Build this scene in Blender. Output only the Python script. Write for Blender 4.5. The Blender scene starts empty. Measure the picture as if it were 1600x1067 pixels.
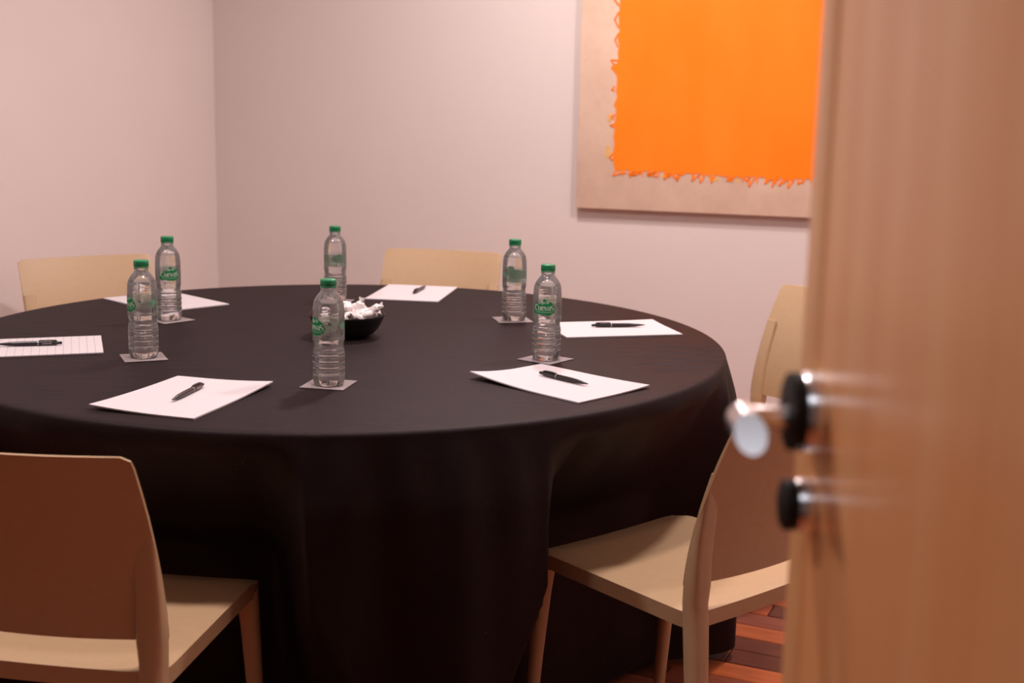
import bpy, bmesh, math, random
from mathutils import Vector, Matrix
random.seed(11)
sc = bpy.context.scene
COL = sc.collection
PI = math.pi
sin, cos = math.sin, math.cos

# ------------------------------------------------------------------ camera, world, lights, exposure
F_PX, PITCH, ROLL, CAM_Z = 2015.8, 0.18274, 0.02041, 1.2913
cd = bpy.data.cameras.new('camera'); cam = bpy.data.objects.new('camera', cd); COL.objects.link(cam)
fw = Vector((0, cos(PITCH), -sin(PITCH))); up0 = Vector((0, sin(PITCH), cos(PITCH))); rt0 = Vector((1, 0, 0))
rt = cos(ROLL)*rt0 + sin(ROLL)*up0; up = -sin(ROLL)*rt0 + cos(ROLL)*up0
cam.matrix_world = Matrix(((rt.x, up.x, -fw.x, 0), (rt.y, up.y, -fw.y, 0), (rt.z, up.z, -fw.z, CAM_Z), (0, 0, 0, 1)))
cd.sensor_fit = 'HORIZONTAL'; cd.sensor_width = 36.0; cd.lens = F_PX/1600*36
cd.clip_start = 0.02
cd.dof.use_dof = True; cd.dof.focus_distance = 2.55; cd.dof.aperture_fstop = 4.2
sc.camera = cam

w = bpy.data.worlds.new('world'); sc.world = w; w.use_nodes = True
w.node_tree.nodes['Background'].inputs[0].default_value = (0.55, 0.42, 0.40, 1)
w.node_tree.nodes['Background'].inputs[1].default_value = 0.03
sc.view_settings.view_transform = 'Standard'; sc.view_settings.look = 'None'
sc.view_settings.gamma = 1.0; sc.view_settings.use_curve_mapping = False
sc.view_settings.exposure = 0.08
sc.cycles.transparent_max_bounces = 32
sc.cycles.max_bounces = 14
sc.cycles.sample_clamp_indirect = 4.0

# the room's own axes: m runs along the back wall to the right, n away from the doorway
A = math.radians(16.466)
def RM(m, n, z=0.0):
    return Vector((m*cos(A)+n*sin(A), -m*sin(A)+n*cos(A), z))
WALL_L, WALL_R, WALL_F, WALL_B, CEIL = -2.71, 0.75, 0.22, 4.80, 2.60
LAMPS = [(-1.10, 3.80, 28, 3.14), (0.08, 3.45, 31, 3.14), (-1.88, 1.82, 19, 2.9), (-0.68, 1.92, 14, 2.5)]
LAMP_COL = (1.0, 0.885, 0.865)
for (lm, ln, e, spr) in LAMPS:
    ld = bpy.data.lights.new('ceiling_lamp', 'AREA'); ld.shape = 'DISK'; ld.size = 0.20; ld.energy = e; ld.color = LAMP_COL; ld.spread = spr
    lo = bpy.data.objects.new('ceiling_lamp', ld); COL.objects.link(lo); lo.location = RM(lm, ln, CEIL-0.03)
ld = bpy.data.lights.new('corridor_lamp', 'AREA'); ld.shape = 'RECTANGLE'; ld.size = 0.9; ld.size_y = 0.3; ld.energy = 6; ld.color = (0.85, 0.9, 1.0)
lo = bpy.data.objects.new('corridor_lamp', ld); COL.objects.link(lo); lo.location = RM(-0.25, -0.50, 2.55); lo.rotation_euler = (0, 0, -A)

# ------------------------------------------------------------------ materials
def lin(c):
    return tuple(((v/255)/12.92 if v/255 <= .04045 else ((v/255+.055)/1.055)**2.4) for v in c)
class NT:
    def __init__(s, name):
        s.m = bpy.data.materials.new(name); s.m.use_nodes = True; s.t = s.m.node_tree; s.t.nodes.clear()
        s.out = s.n('ShaderNodeOutputMaterial')
    def n(s, typ, **kw):
        nd = s.t.nodes.new(typ)
        for k, v in kw.items():
            if k.startswith('i_'):
                key = k[2:]; key = int(key) if key.isdigit() else key.replace('_', ' ')
                nd.inputs[key].default_value = v
            else: setattr(nd, k, v)
        return nd
    def l(s, a, b): s.t.links.new(a, b)
    def coord(s, scale=(1, 1, 1), kind='Object', rot=(0, 0, 0)):
        c = s.n('ShaderNodeTexCoord'); mp = s.n('ShaderNodeMapping'); mp.inputs['Scale'].default_value = scale; mp.inputs['Rotation'].default_value = rot
        s.l(c.outputs[kind], mp.inputs['Vector']); return mp.outputs['Vector']
    def noise(s, vec, scale, detail=4, rough=.55):
        nd = s.n('ShaderNodeTexNoise'); nd.inputs['Scale'].default_value = scale; nd.inputs['Detail'].default_value = detail; nd.inputs['Roughness'].default_value = rough
        if vec is not None: s.l(vec, nd.inputs['Vector'])
        return nd.outputs[0]
    def ramp(s, fac, stops):
        r = s.n('ShaderNodeValToRGB'); el = r.color_ramp.elements
        while len(el) < len(stops): el.new(0.5)
        for e, (p, c) in zip(el, stops): e.position = p; e.color = (*c, 1)
        s.l(fac, r.inputs[0]); return r.outputs[0]
    def bump(s, h, strength, dist=.001):
        b = s.n('ShaderNodeBump'); b.inputs['Strength'].default_value = strength; b.inputs['Distance'].default_value = dist
        s.l(h, b.inputs['Height']); return b.outputs[0]
    def pbr(s, col=None, rough=.5, metal=0, spec=.5, normal=None, **kw):
        b = s.n('ShaderNodeBsdfPrincipled'); b.inputs['Roughness'].default_value = rough; b.inputs['Metallic'].default_value = metal
        b.inputs['Specular IOR Level'].default_value = spec
        for k, v in kw.items(): b.inputs[k.replace('_', ' ')].default_value = v
        if col is not None:
            if isinstance(col, tuple): b.inputs['Base Color'].default_value = (*col[:3], 1)
            else: s.l(col, b.inputs['Base Color'])
        if normal is not None: s.l(normal, b.inputs['Normal'])
        s.l(b.outputs[0], s.out.inputs[0]); return b
def simple(name, col, rough=.5, metal=0, spec=.5, **kw):
    t = NT(name); t.pbr(col, rough, metal, spec, **kw); return t.m
def mottled(name, col, var=.06, scale=30, rough=.5, spec=.5, bump=.1, stretch=(1, 1, 1), dist=.0006):
    t = NT(name); v = t.coord(stretch); nz = t.noise(v, scale)
    a = tuple(max(0, c*(1-var)) for c in col); b = tuple(min(1, c*(1+var)) for c in col)
    c = t.ramp(nz, [(.3, a), (.7, b)])
    t.pbr(c, rough, 0, spec, t.bump(t.noise(v, scale*6), bump, dist)); return t.m

M = {}
M['wall'] = mottled('wall_paint', (.70, .610, .58), .012, 3, .75, .25, .12, dist=.0008)
M['front_panel'] = mottled('low_bounce_dark_wall', (.07, .04, .025), .15, 8, .6, .3, .05, (1, 1, .1))  # dark finish invented for the unseen front wall, keeps bounce off chair backs
M['ceiling'] = mottled('ceiling_paint', (.62, .55, .52), .01, 3, .8, .2, .08)
M['chair'] = mottled('ochre_plastic', (.462, .302, .172), .025, 60, .46, .45, .10, dist=.0003)
M['paper'] = mottled('white_paper', (.55, .495, .512), .01, 20, .65, .3, .04)
M['paper_grey'] = mottled('grey_paper', (.25, .205, .208), .04, 90, .7, .25, .05)
M['cap'] = simple('green_cap_plastic', (.006, .185, .070), .33)
M['black_plastic'] = simple('black_pen_plastic', (.014, .010, .012), .28)
M['black_gloss'] = simple('black_bowl_melamine', (.006, .006, .006), .32, spec=.45)
M['silver'] = simple('silver_print', (.35, .33, .34), .4, .6)
M['chrome'] = simple('satin_chrome', (.80, .76, .76), .26, 1.0)
M['black_metal'] = simple('black_handle_trim', (.005, .004, .004), .5, spec=.2)
M['wrap'] = mottled('white_wrapper', (.78, .70, .69), .05, 120, .38, .5, .5, dist=.0012)
M['linen'] = None
def linen():
    t = NT('raw_linen'); v = t.coord((1, 1, 1))
    wv = t.n('ShaderNodeTexWave', bands_direction='Z'); wv.inputs['Scale'].default_value = 260; wv.inputs['Distortion'].default_value = 3; wv.inputs['Detail'].default_value = 2
    wh = t.n('ShaderNodeTexWave', bands_direction='X'); wh.inputs['Scale'].default_value = 260; wh.inputs['Distortion'].default_value = 3; wh.inputs['Detail'].default_value = 2
    t.l(v, wv.inputs['Vector']); t.l(v, wh.inputs['Vector'])
    mx = t.n('ShaderNodeMath', operation='ADD'); t.l(wv.outputs[1], mx.inputs[0]); t.l(wh.outputs[1], mx.inputs[1])
    ns = t.noise(v, 9, 6, .7); ad = t.n('ShaderNodeMath', operation='MULTIPLY_ADD'); t.l(mx.outputs[0], ad.inputs[0]); ad.inputs[1].default_value = .16; t.l(ns, ad.inputs[2])
    c = t.ramp(ad.outputs[0], [(.35, (.66, .455, .335)), (.85, (.80, .59, .46))])
    t.pbr(c, .85, 0, .15, t.bump(mx.outputs[0], .3, .0008)); return t.m
M['linen'] = linen()
def orange():
    t = NT('orange_paint'); v = t.coord((1, 1, .35)); nz = t.noise(v, 6, 5)
    c = t.ramp(nz, [(.3, (1.0, .198, .003)), (.7, (1.0, .232, .012))])
    t.pbr(c, .55, 0, .25, t.bump(t.noise(t.coord((1, 1, .1)), 60), .15, .0006)); return t.m
M['orange'] = orange()
M['orange_wash'] = mottled('thin_orange_wash', (.72, .40, .12), .15, 40, .7, .2, .05)
def clothm():
    t = NT('black_tablecloth_fabric'); v = t.coord()
    nz = t.noise(v, 7, 5, .6); c0_ = t.ramp(nz, [(.3, (.0055, .0028, .0034)), (.75, (.0095, .0052, .0062))])
    vo = t.n('ShaderNodeTexVoronoi'); vo.inputs['Scale'].default_value = 19; t.l(v, vo.inputs['Vector'])     # stray lint
    lt = t.n('ShaderNodeMath', operation='LESS_THAN'); t.l(vo.outputs['Distance'], lt.inputs[0]); lt.inputs[1].default_value = .022
    mxc = t.n('ShaderNodeMix', data_type='RGBA'); t.l(lt.outputs[0], mxc.inputs[0]); t.l(c0_, mxc.inputs[6]); mxc.inputs[7].default_value = (.14, .11, .11, 1); c = mxc.outputs[2]
    wv = t.noise(t.coord((1, 3.2, 1), rot=(0, 0, .35)), 14, 5, .6); fine = t.noise(v, 900, 2)
    ad = t.n('ShaderNodeMath', operation='MULTIPLY_ADD'); t.l(fine, ad.inputs[0]); ad.inputs[1].default_value = .05; t.l(wv, ad.inputs[2])
    b = t.pbr(c, .60, 0, .19, t.bump(ad.outputs[0], .35, .004)); b.inputs['Specular Tint'].default_value = (1, .72, .74, 1)
    return t.m
M['cloth'] = clothm()
def doorwood(name, a, b, c3):
    t = NT(name); v = t.coord((14, 14, .55)); n1 = t.noise(v, 2.2, 6, .6); n2 = t.noise(t.coord((90, 90, 1.6)), 3, 4, .6)
    ad = t.n('ShaderNodeMath', operation='MULTIPLY_ADD'); t.l(n2, ad.inputs[0]); ad.inputs[1].default_value = .45; t.l(n1, ad.inputs[2])
    c = t.ramp(ad.outputs[0], [(.45, a), (.72, b), (.95, c3)])
    t.pbr(c, .31, 0, .36, t.bump(n2, .06, .0004)); return t.m
M['door'] = doorwood('beech_door_veneer', (.80, .345, .125), (.90, .43, .175), (.95, .52, .24))
M['lipping'] = doorwood('beech_edge_lipping', (.82, .39, .15), (.90, .47, .20), (.94, .55, .26))
def plankm(name, a, b):
    t = NT(name); v = t.coord((2.2, 22, 4)); nz = t.noise(v, 3, 6, .65); c = t.ramp(nz, [(.3, a), (.72, b)])
    t.pbr(c, .38, 0, .16, t.bump(t.noise(v, 12), .08, .0004)); return t.m
M['planks'] = [plankm('reddish_parquet_%s' % k, a, b) for k, a, b in (
    ('dark', (.09, .022, .012), (.17, .045, .022)), ('red', (.32, .062, .020), (.50, .112, .036)),
    ('brown', (.20, .05, .028), (.34, .095, .05)), ('orange', (.38, .086, .026), (.58, .15, .048)))]
M['subfloor'] = simple('floor_joint_dark', (.03, .012, .008), .7)
def thinfilm(name, col, fac_mul, tint=(1, 1, 1), rough=.04, opac=0.0, ior=1.45):
    # thin clear plastic sheet: passes light straight on, mirrors a little at glancing angles, opac = milky share
    t = NT(name); tr = t.n('ShaderNodeBsdfTransparent'); tr.inputs[0].default_value = (*tint, 1)
    gl = t.n('ShaderNodeBsdfGlossy'); gl.inputs['Roughness'].default_value = rough
    fr = t.n('ShaderNodeFresnel'); fr.inputs[0].default_value = ior
    mu = t.n('ShaderNodeMath', operation='MULTIPLY'); t.l(fr.outputs[0], mu.inputs[0]); mu.inputs[1].default_value = fac_mul
    m1 = t.n('ShaderNodeMixShader'); t.l(mu.outputs[0], m1.inputs[0]); t.l(tr.outputs[0], m1.inputs[1]); t.l(gl.outputs[0], m1.inputs[2])
    if opac > 0:
        df = t.n('ShaderNodeBsdfDiffuse'); df.inputs[0].default_value = (*col, 1)
        tl = t.n('ShaderNodeBsdfTranslucent'); tl.inputs[0].default_value = (*col, 1)
        md = t.n('ShaderNodeMixShader'); md.inputs[0].default_value = .5; t.l(df.outputs[0], md.inputs[1]); t.l(tl.outputs[0], md.inputs[2])
        m2 = t.n('ShaderNodeMixShader'); m2.inputs[0].default_value = opac; t.l(m1.outputs[0], m2.inputs[1]); t.l(md.outputs[0], m2.inputs[2]); t.l(m2.outputs[0], t.out.inputs[0])
    else: t.l(m1.outputs[0], t.out.inputs[0])
    return t.m
M['pet'] = thinfilm('clear_plastic_wall', (.95, .93, .93), 1.0, (.985, .985, .985), .03, .11, 1.6)
M['film'] = thinfilm('clear_label_film', (.80, .84, .80), .7, (.97, .98, .97), .15, .10)
M['panel'] = thinfilm('pale_green_label_print', (.42, .56, .46), .5, (.9, .95, .9), .2, .50)
M['ink_green'] = thinfilm('green_label_ink', (.030, .33, .12), .3, (.5, .9, .6), .3, .95)
M['ink_pale'] = thinfilm('pale_green_label_ink', (.20, .52, .32), .3, (.6, .95, .7), .3, .62)
M['ink_white'] = thinfilm('white_label_ink', (.85, .85, .82), .3, (1, 1, 1), .3, .97)
M['ink_dark'] = simple('dark_label_ink', (.02, .018, .016), .5)
M['ink_grey'] = thinfilm('grey_label_ink', (.10, .11, .10), .3, (.6, .6, .6), .3, .55)
def waterm():
    t = NT('still_water'); g = t.n('ShaderNodeBsdfRefraction'); g.inputs['IOR'].default_value = 1.33; g.inputs['Roughness'].default_value = 0.0
    gl = t.n('ShaderNodeBsdfGlossy'); gl.inputs['Roughness'].default_value = 0.02
    b = t.n('ShaderNodeBsdfGlass'); b.inputs['IOR'].default_value = 1.33; b.inputs['Roughness'].default_value = 0.0
    t.t.nodes.remove(g); t.t.nodes.remove(gl)
    t.l(t.bump(t.noise(t.coord((1, 1, 2.2)), 95, 2, .4), .5, .0012), b.inputs['Normal']); t.l(b.outputs[0], t.out.inputs[0]); return t.m
M['water'] = waterm()
def ruled():
    t = NT('ruled_white_paper'); v = t.coord(); sp = t.n('ShaderNodeSeparateXYZ'); t.l(v, sp.inputs[0])
    a = t.n('ShaderNodeMath', operation='MULTIPLY'); t.l(sp.outputs[0], a.inputs[0]); a.inputs[1].default_value = 1/.0165
    f = t.n('ShaderNodeMath', operation='FRACT'); t.l(a.outputs[0], f.inputs[0])
    c = t.n('ShaderNodeMath', operation='LESS_THAN'); t.l(f.outputs[0], c.inputs[0]); c.inputs[1].default_value = .07
    r = t.ramp(c.outputs[0], [(0, (.55, .495, .512)), (1, (.35, .315, .33))])
    t.pbr(r, .65, 0, .3); return t.m
M['ruled'] = ruled()
def lampm():
    t = NT('lamp_diffuser'); e = t.n('ShaderNodeEmission'); e.inputs[0].default_value = (*LAMP_COL, 1); e.inputs[1].default_value = 6
    t.l(e.outputs[0], t.out.inputs[0]); return t.m
M['lamp'] = lampm()
M['white_metal'] = simple('white_lamp_ring', (.8, .78, .76), .4)
M['grey_steel'] = simple('grey_table_steel', (.25, .25, .26), .4, .8)
M['table_wood'] = mottled('plain_table_board', (.35, .24, .15), .1, 12, .6)

# ------------------------------------------------------------------ helpers
def finish(bm, ang=35):
    bmesh.ops.recalc_face_normals(bm, faces=bm.faces)
    lim = math.radians(ang)
    for f in bm.faces: f.smooth = True
    for e in bm.edges:
        if len(e.link_faces) == 2 and e.calc_face_angle(0) > lim: e.smooth = False
def obj(name, bm, mat, parent=None, ang=35, keep=False):
    if not keep: finish(bm, ang)
    me = bpy.data.meshes.new(name); bm.to_mesh(me); bm.free()
    for mm in (mat if isinstance(mat, list) else [mat]): me.materials.append(mm)
    o = bpy.data.objects.new(name, me); COL.objects.link(o)
    if parent is not None: o.parent = parent
    return o
def empty(name, loc=(0, 0, 0), rz=0):
    o = bpy.data.objects.new(name, None); COL.objects.link(o); o.location = loc; o.rotation_euler = (0, 0, rz); o.empty_display_size = .05; return o
def tag(o, label=None, cat=None, group=None, kind=None):
    if label: o['label'] = label
    if cat: o['category'] = cat
    if group: o['group'] = group
    if kind: o['kind'] = kind
    return o
def kids(o): return [c for c in COL.objects if c.parent == o]
def copy_tree(o, parent=None):
    c = o.copy(); COL.objects.link(c)
    if parent is not None: c.parent = parent
    for k in kids(o): copy_tree(k, c)
    return c
def box(bm, lo, hi, bev=0, seg=2):
    vs = [bm.verts.new((x, y, z)) for x in (lo[0], hi[0]) for y in (lo[1], hi[1]) for z in (lo[2], hi[2])]
    fs = [bm.faces.new([vs[i] for i in q]) for q in ((0, 1, 3, 2), (4, 6, 7, 5), (0, 4, 5, 1), (2, 3, 7, 6), (0, 2, 6, 4), (1, 5, 7, 3))]
    if bev: 
        es = list({e for f in fs for e in f.edges})
        bmesh.ops.bevel(bm, geom=es, offset=bev, segments=seg, profile=.5, affect='EDGES')
    return bm
def loft(bm, rings, cap=True, close=True):
    R = [[bm.verts.new(p) for p in r] for r in rings]; n = len(R[0])
    for a, b in zip(R, R[1:]):
        for i in range(n if close else n-1):
            j = (i+1) % n
            bm.faces.new((a[i], a[j], b[j], b[i]))
    if cap: bm.faces.new(R[0][::-1]); bm.faces.new(R[-1])
    return R
def lathe(bm, prof, seg=48, cap0=True, cap1=True, mod=None):
    rings = []
    for r, z in prof:
        ring = []
        for i in range(seg):
            a = 2*PI*i/seg; rr = mod(r, z, a) if mod else r
            ring.append((rr*cos(a), rr*sin(a), z))
        rings.append(ring)
    R = [[bm.verts.new(p) for p in r] for r in rings]
    for a, b in zip(R, R[1:]):
        for i in range(seg): bm.faces.new((a[i], a[(i+1) % seg], b[(i+1) % seg], b[i]))
    if cap0: bm.faces.new(R[0][::-1])
    if cap1: bm.faces.new(R[-1])
    return R
def ellipse_ring(c, ax, ay, rx, ry, n=14, p=2.0):
    out = []
    for i in range(n):
        t = 2*PI*i/n; ct, st = cos(t), sin(t)
        x = rx*math.copysign(abs(ct)**(2/p), ct); y = ry*math.copysign(abs(st)**(2/p), st)
        out.append(Vector(c)+Vector(ax)*x+Vector(ay)*y)
    return out
def tube(bm, pts, rads, n=14, flat=1.0):
    pts = [Vector(q) for q in pts]; rings = []; prev = None
    for i, q in enumerate(pts):
        d = (pts[min(i+1, len(pts)-1)]-pts[max(i-1, 0)]).normalized()
        if prev is None:
            ref = Vector((0, 0, 1)) if abs(d.z) < .9 else Vector((1, 0, 0)); x = d.cross(ref).normalized()
        else: x = (prev-d*prev.dot(d)).normalized()
        prev = x; y = d.cross(x)
        rings.append(ellipse_ring(q, x, y, rads[i], rads[i]*flat, n))
    loft(bm, rings)
def smoothstep(a, b, x):
    t = min(1, max(0, (x-a)/(b-a))); return t*t*(3-2*t)

# ------------------------------------------------------------------ room shell
T = 0.74                       # top of the cloth
CX, CY, TR = -0.404, 2.997, 0.900
def room_box(name, m0, m1, n0, n1, z0, z1, mat):
    bm = bmesh.new(); box(bm, (m0, n0, z0), (m1, n1, z1)); o = obj(name, bm, mat); o.rotation_euler = (0, 0, -A); return tag(o, kind='structure')
TH = .12
tag(room_box('wall_left', WALL_L-TH, WALL_L, WALL_F-TH, WALL_B+TH, 0, CEIL, M['wall']), 'pinkish beige painted wall on the left of the corner')
tag(room_box('wall_back', WALL_L, WALL_R, WALL_B, WALL_B+TH, 0, CEIL, M['wall']), 'pinkish beige painted wall that carries the orange canvas')
room_box('wall_right', WALL_R, WALL_R+TH, WALL_F-TH, WALL_B+TH, 0, CEIL, M['wall'])
D0, D1, DH = -0.70, 0.165, 2.08      # doorway
bm = bmesh.new(); box(bm, (WALL_L, WALL_F-TH, 0), (D0, WALL_F, CEIL)); box(bm, (D1, WALL_F-TH, 0), (WALL_R, WALL_F, CEIL)); box(bm, (D0, WALL_F-TH, DH), (D1, WALL_F, CEIL))
o = obj('wall_front', bm, M['front_panel']); o.rotation_euler = (0, 0, -A); tag(o, kind='structure')
bm = bmesh.new(); box(bm, (D0-.03, WALL_F-TH-.012, 0), (D0, WALL_F+.012, DH+.03), .003); box(bm, (D1, WALL_F-TH-.012, 0), (D1+.03, WALL_F+.012, DH+.03), .003); box(bm, (D0, WALL_F-TH-.012, DH), (D1, WALL_F+.012, DH+.03), .003)
o = obj('trim_1', bm, M['lipping']); o.rotation_euler = (0, 0, -A); tag(o, kind='structure')
room_box('ceiling', WALL_L-TH, WALL_R+TH, WALL_F-TH, WALL_B+TH, CEIL, CEIL+.1, M['ceiling'])
floor = room_box('floor', -3.2, 1.4, -2.2, WALL_B+TH, -.08, -.012, M['subfloor'])
tag(floor, 'reddish brown hardwood parquet floor')
# corridor side, behind the doorway
room_box('wall_corridor', -3.2, 1.4, -2.2-TH, -2.2, 0, CEIL, M['wall'])
room_box('ceiling_corridor', -3.2, 1.4, -2.2-TH, WALL_F-TH, CEIL, CEIL+.1, M['ceiling'])
# parquet planks: bevelled boards, the ones nearest the view as parts, the rest joined
PA = math.radians(-24.0)-(-A)
def plank_bm(bm, x0, x1, y0, y1, z):
    e = .0012; b = .003
    lo = [bm.verts.new((x, y, -.012)) for x, y in ((x0+e, y0+e), (x1-e, y0+e), (x1-e, y1-e), (x0+e, y1-e))]
    mi = [bm.verts.new((v.co.x, v.co.y, z-.002)) for v in lo]
    hi = [bm.verts.new((x, y, z)) for x, y in ((x0+b, y0+b), (x1-b, y0+b), (x1-b, y1-b), (x0+b, y1-b))]
    for a, c in ((lo, mi), (mi, hi)):
        for i in range(4): bm.faces.new((a[i], a[(i+1) % 4], c[(i+1) % 4], c[i]))
    bm.faces.new(hi)
rng = random.Random(5)
PW, PL = .081, .52
near, far = [], []
mid = Vector((.62, 2.95))
for j in range(-70, 70):
    off = rng.uniform(0, PL)
    for i in range(-12, 13):
        x0 = i*PL+off; y0 = j*PW; cx, cy = x0+PL/2, y0+PW/2
        # plank frame -> world
        a = math.radians(-24); wx, wy = cx*cos(a)-cy*sin(a), cx*sin(a)+cy*cos(a)
        m = wx*cos(A)-wy*sin(A); n = wx*sin(A)+wy*cos(A)
        if not (WALL_L-.05 < m < WALL_R+.05 and -.6 < n < WALL_B+.05): continue
        d = (Vector((wx, wy))-mid).length
        (near if d < 1.0 else far).append((x0, y0, rng.choice([0, 1, 1, 2, 3]), rng.uniform(-.0006, 0.0), d))
near.sort(key=lambda q: q[4])
for (x0, y0, mi, z, d) in near[:260]:
    bm = bmesh.new(); plank_bm(bm, 0, PL, 0, PW, z)
    o = obj('floor_plank', bm, M['planks'][mi], floor, keep=True)
    a = PA; c, s = cos(a), sin(a)
    o.location = (c*x0-s*y0, s*x0+c*y0, 0); o.rotation_euler = (0, 0, a)
bm = bmesh.new(); midx = []
for (x0, y0, mi, z, d) in far+near[260:]:
    k = len(bm.faces); plank_bm(bm, x0, x0+PL, y0, y0+PW, z); midx.append((k, mi))
bm.faces.ensure_lookup_table()
for k, mi in midx:
    for q in range(9): bm.faces[k+q].material_index = mi
o = obj('distant_planks', bm, M['planks'], floor, keep=True); o.rotation_euler = (0, 0, PA); tag(o, kind='stuff')

# ceiling lamps (above the frame)
lamp0 = None
pos_words = ['near the middle of the back wall', 'near the right end of the back wall', 'over the near left of the table', 'over the near right of the table']
for k, (lm, ln, e, spr) in enumerate(LAMPS):
    if lamp0 is None:
        lamp0 = empty('ceiling_light')
        bm = bmesh.new(); lathe(bm, [(.100, -.002), (.102, -.010), (.118, -.010), (.122, -.004), (.122, 0), (.100, 0)], 40, False, False); obj('ring', bm, M['white_metal'], lamp0)
        bm = bmesh.new(); lathe(bm, [(.001, -.004), (.100, -.004), (.100, 0), (.001, 0)], 40); obj('diffuser', bm, M['lamp'], lamp0); r = lamp0
    else: r = copy_tree(lamp0)
    r.location = RM(lm, ln, CEIL); tag(r, 'round white recessed ceiling lamp '+pos_words[k], 'ceiling light', 'recessed ceiling lamps')

# ------------------------------------------------------------------ tablecloth and table
S_W, S_D, S_Z = .413, .405, .434     # chair seat width, depth, height
CHAIRS = {'FL': (-.718, 1.885, -.164), 'RF': (.462, 2.250, .700), 'BK': (-.262, 4.290, 2.935), 'LB': (-1.280, 3.928, -2.513), 'RW': (.806, 3.492, 2.13)}
def skirt_limit(E, S):
    N = 720; lim = [9.0]*N
    for (x, y, t) in CHAIRS.values():
        c, s = cos(t), sin(t)
        for i in range(N):
            a = 2*PI*i/N; d = Vector((cos(a), sin(a)))
            # march outwards until the ray enters the seat rectangle, grown a little
            r = .45
            while r < 1.0:
                px, py = CX+d.x*r-x, CY+d.y*r-y
                lx, ly = c*px+s*py, -s*px+c*py
                if abs(lx) < S_W/2+.014 and ly < S_D+.042: break
                r += .004
            if r < 1.0: lim[i] = min(lim[i], r-.004)
    lim = [min(v, 1.0) for v in lim]
    er = [min(lim[(i+k) % N] for k in range(-E, E+1)) for i in range(N)]
    sm = [sum(er[(i+k) % N]*(S-abs(k)) for k in range(1-S, S))/(S*S) for i in range(N)]
    return [min(a, b) for a, b in zip(sm, lim)]
LIM = skirt_limit(8, 11); LIM2 = skirt_limit(19, 14); N = 720
rng = random.Random(3)
waves = [(rng.choice([9, 13, 17, 21, 26, 31, 37]), rng.uniform(0, 2*PI), rng.uniform(.5, 1)) for _ in range(7)]
def fold(a):
    s = sum(w*sin(k*a+p+.6*sin(3*a+p)) for k, p, w in waves)/sum(w for _, _, w in waves)
    return s
bm = bmesh.new(); rings = []
def gather(r, a):
    a = (a+PI) % (2*PI)-PI; d = math.degrees(a)
    k = smoothstep(.60, .80, r)*smoothstep(-29, -20, d)*(1-smoothstep(-4, 4, d))
    if k <= 0: return 0
    x, y = r*cos(a), r*sin(a); q = y+.16*x+.010*sin(23*x)+.006*sin(61*x+y*9)
    return k*(.0016*sin(2*PI*q/.043)+.0009*sin(2*PI*q/.027+7*x)-.0012)
for r in [.15, .3, .45, .55]+[.6+.0109*k for k in range(27)]:
    rings.append([(r*cos(2*PI*i/N), r*sin(2*PI*i/N), T+gather(r, 2*PI*i/N)) for i in range(N)])
rb = .011
for k in range(1, 7):
    a = k/6*PI/2
    rings.append([((TR-rb+rb*sin(a))*cos(2*PI*i/N), (TR-rb+rb*sin(a))*sin(2*PI*i/N), T-rb+rb*cos(a)) for i in range(N)])
NZ = 36; HEM = .032
for k in range(1, NZ+1):
    z = T-rb-(T-rb-HEM)*k/NZ; g = k/NZ
    ring = []
    for i in range(N):
        a = 2*PI*i/N
        base = TR+.024*min(1, g/.17)**.95+.018*g+.050*fold(a)*g**.85+.012*fold(a+.9)*g+.004*sin(46*a+3*sin(5*a))*min(1, g*9)*(1-g)
        q = smoothstep(.42, .10, z) if False else min(1, max(0, (.43-z)/.30)); L = min(base, LIM[i]+(LIM2[i]-LIM[i])*q)
        t = min(1, max(0, (T-.03-z)/(T-.03-.455)))
        t = t**.9
        r = base+(L-base)*t
        zz = z if g < 1 else z+.006*sin(5*a)
        ring.append((r*cos(a), r*sin(a), zz))
    rings.append(ring)
R = [[bm.verts.new(q) for q in r] for r in rings]
c = bm.verts.new((0, 0, T))
for i in range(N): bm.faces.new((c, R[0][i], R[0][(i+1) % N]))
for a, b in zip(R, R[1:]):
    for i in range(N): bm.faces.new((a[i], b[i], b[(i+1) % N], a[(i+1) % N]))
cloth = obj('tablecloth', bm, M['cloth'], ang=80); cloth.location = (CX, CY, 0)
tag(cloth, 'black floor-length cloth draped over the big round table', 'tablecloth')
tb = empty('round_table', (CX, CY, 0)); tag(tb, 'big round meeting table hidden under the black cloth', 'table')
bm = bmesh.new(); lathe(bm, [(.3, T-.038), (.868, T-.038), (.876, T-.033), (.876, T-.014), (.868, T-.010), (.3, T-.010)], 96); obj('tabletop', bm, M['table_wood'], tb)
for k in range(4):
    a = PI/4+k*PI/2; bm = bmesh.new(); tube(bm, [(.30*cos(a), .30*sin(a), T-.039), (.36*cos(a), .36*sin(a), .4), (.42*cos(a), .42*sin(a), 0.0)], [.02, .018, .016]); obj('leg', bm, M['grey_steel'], tb)

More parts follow.
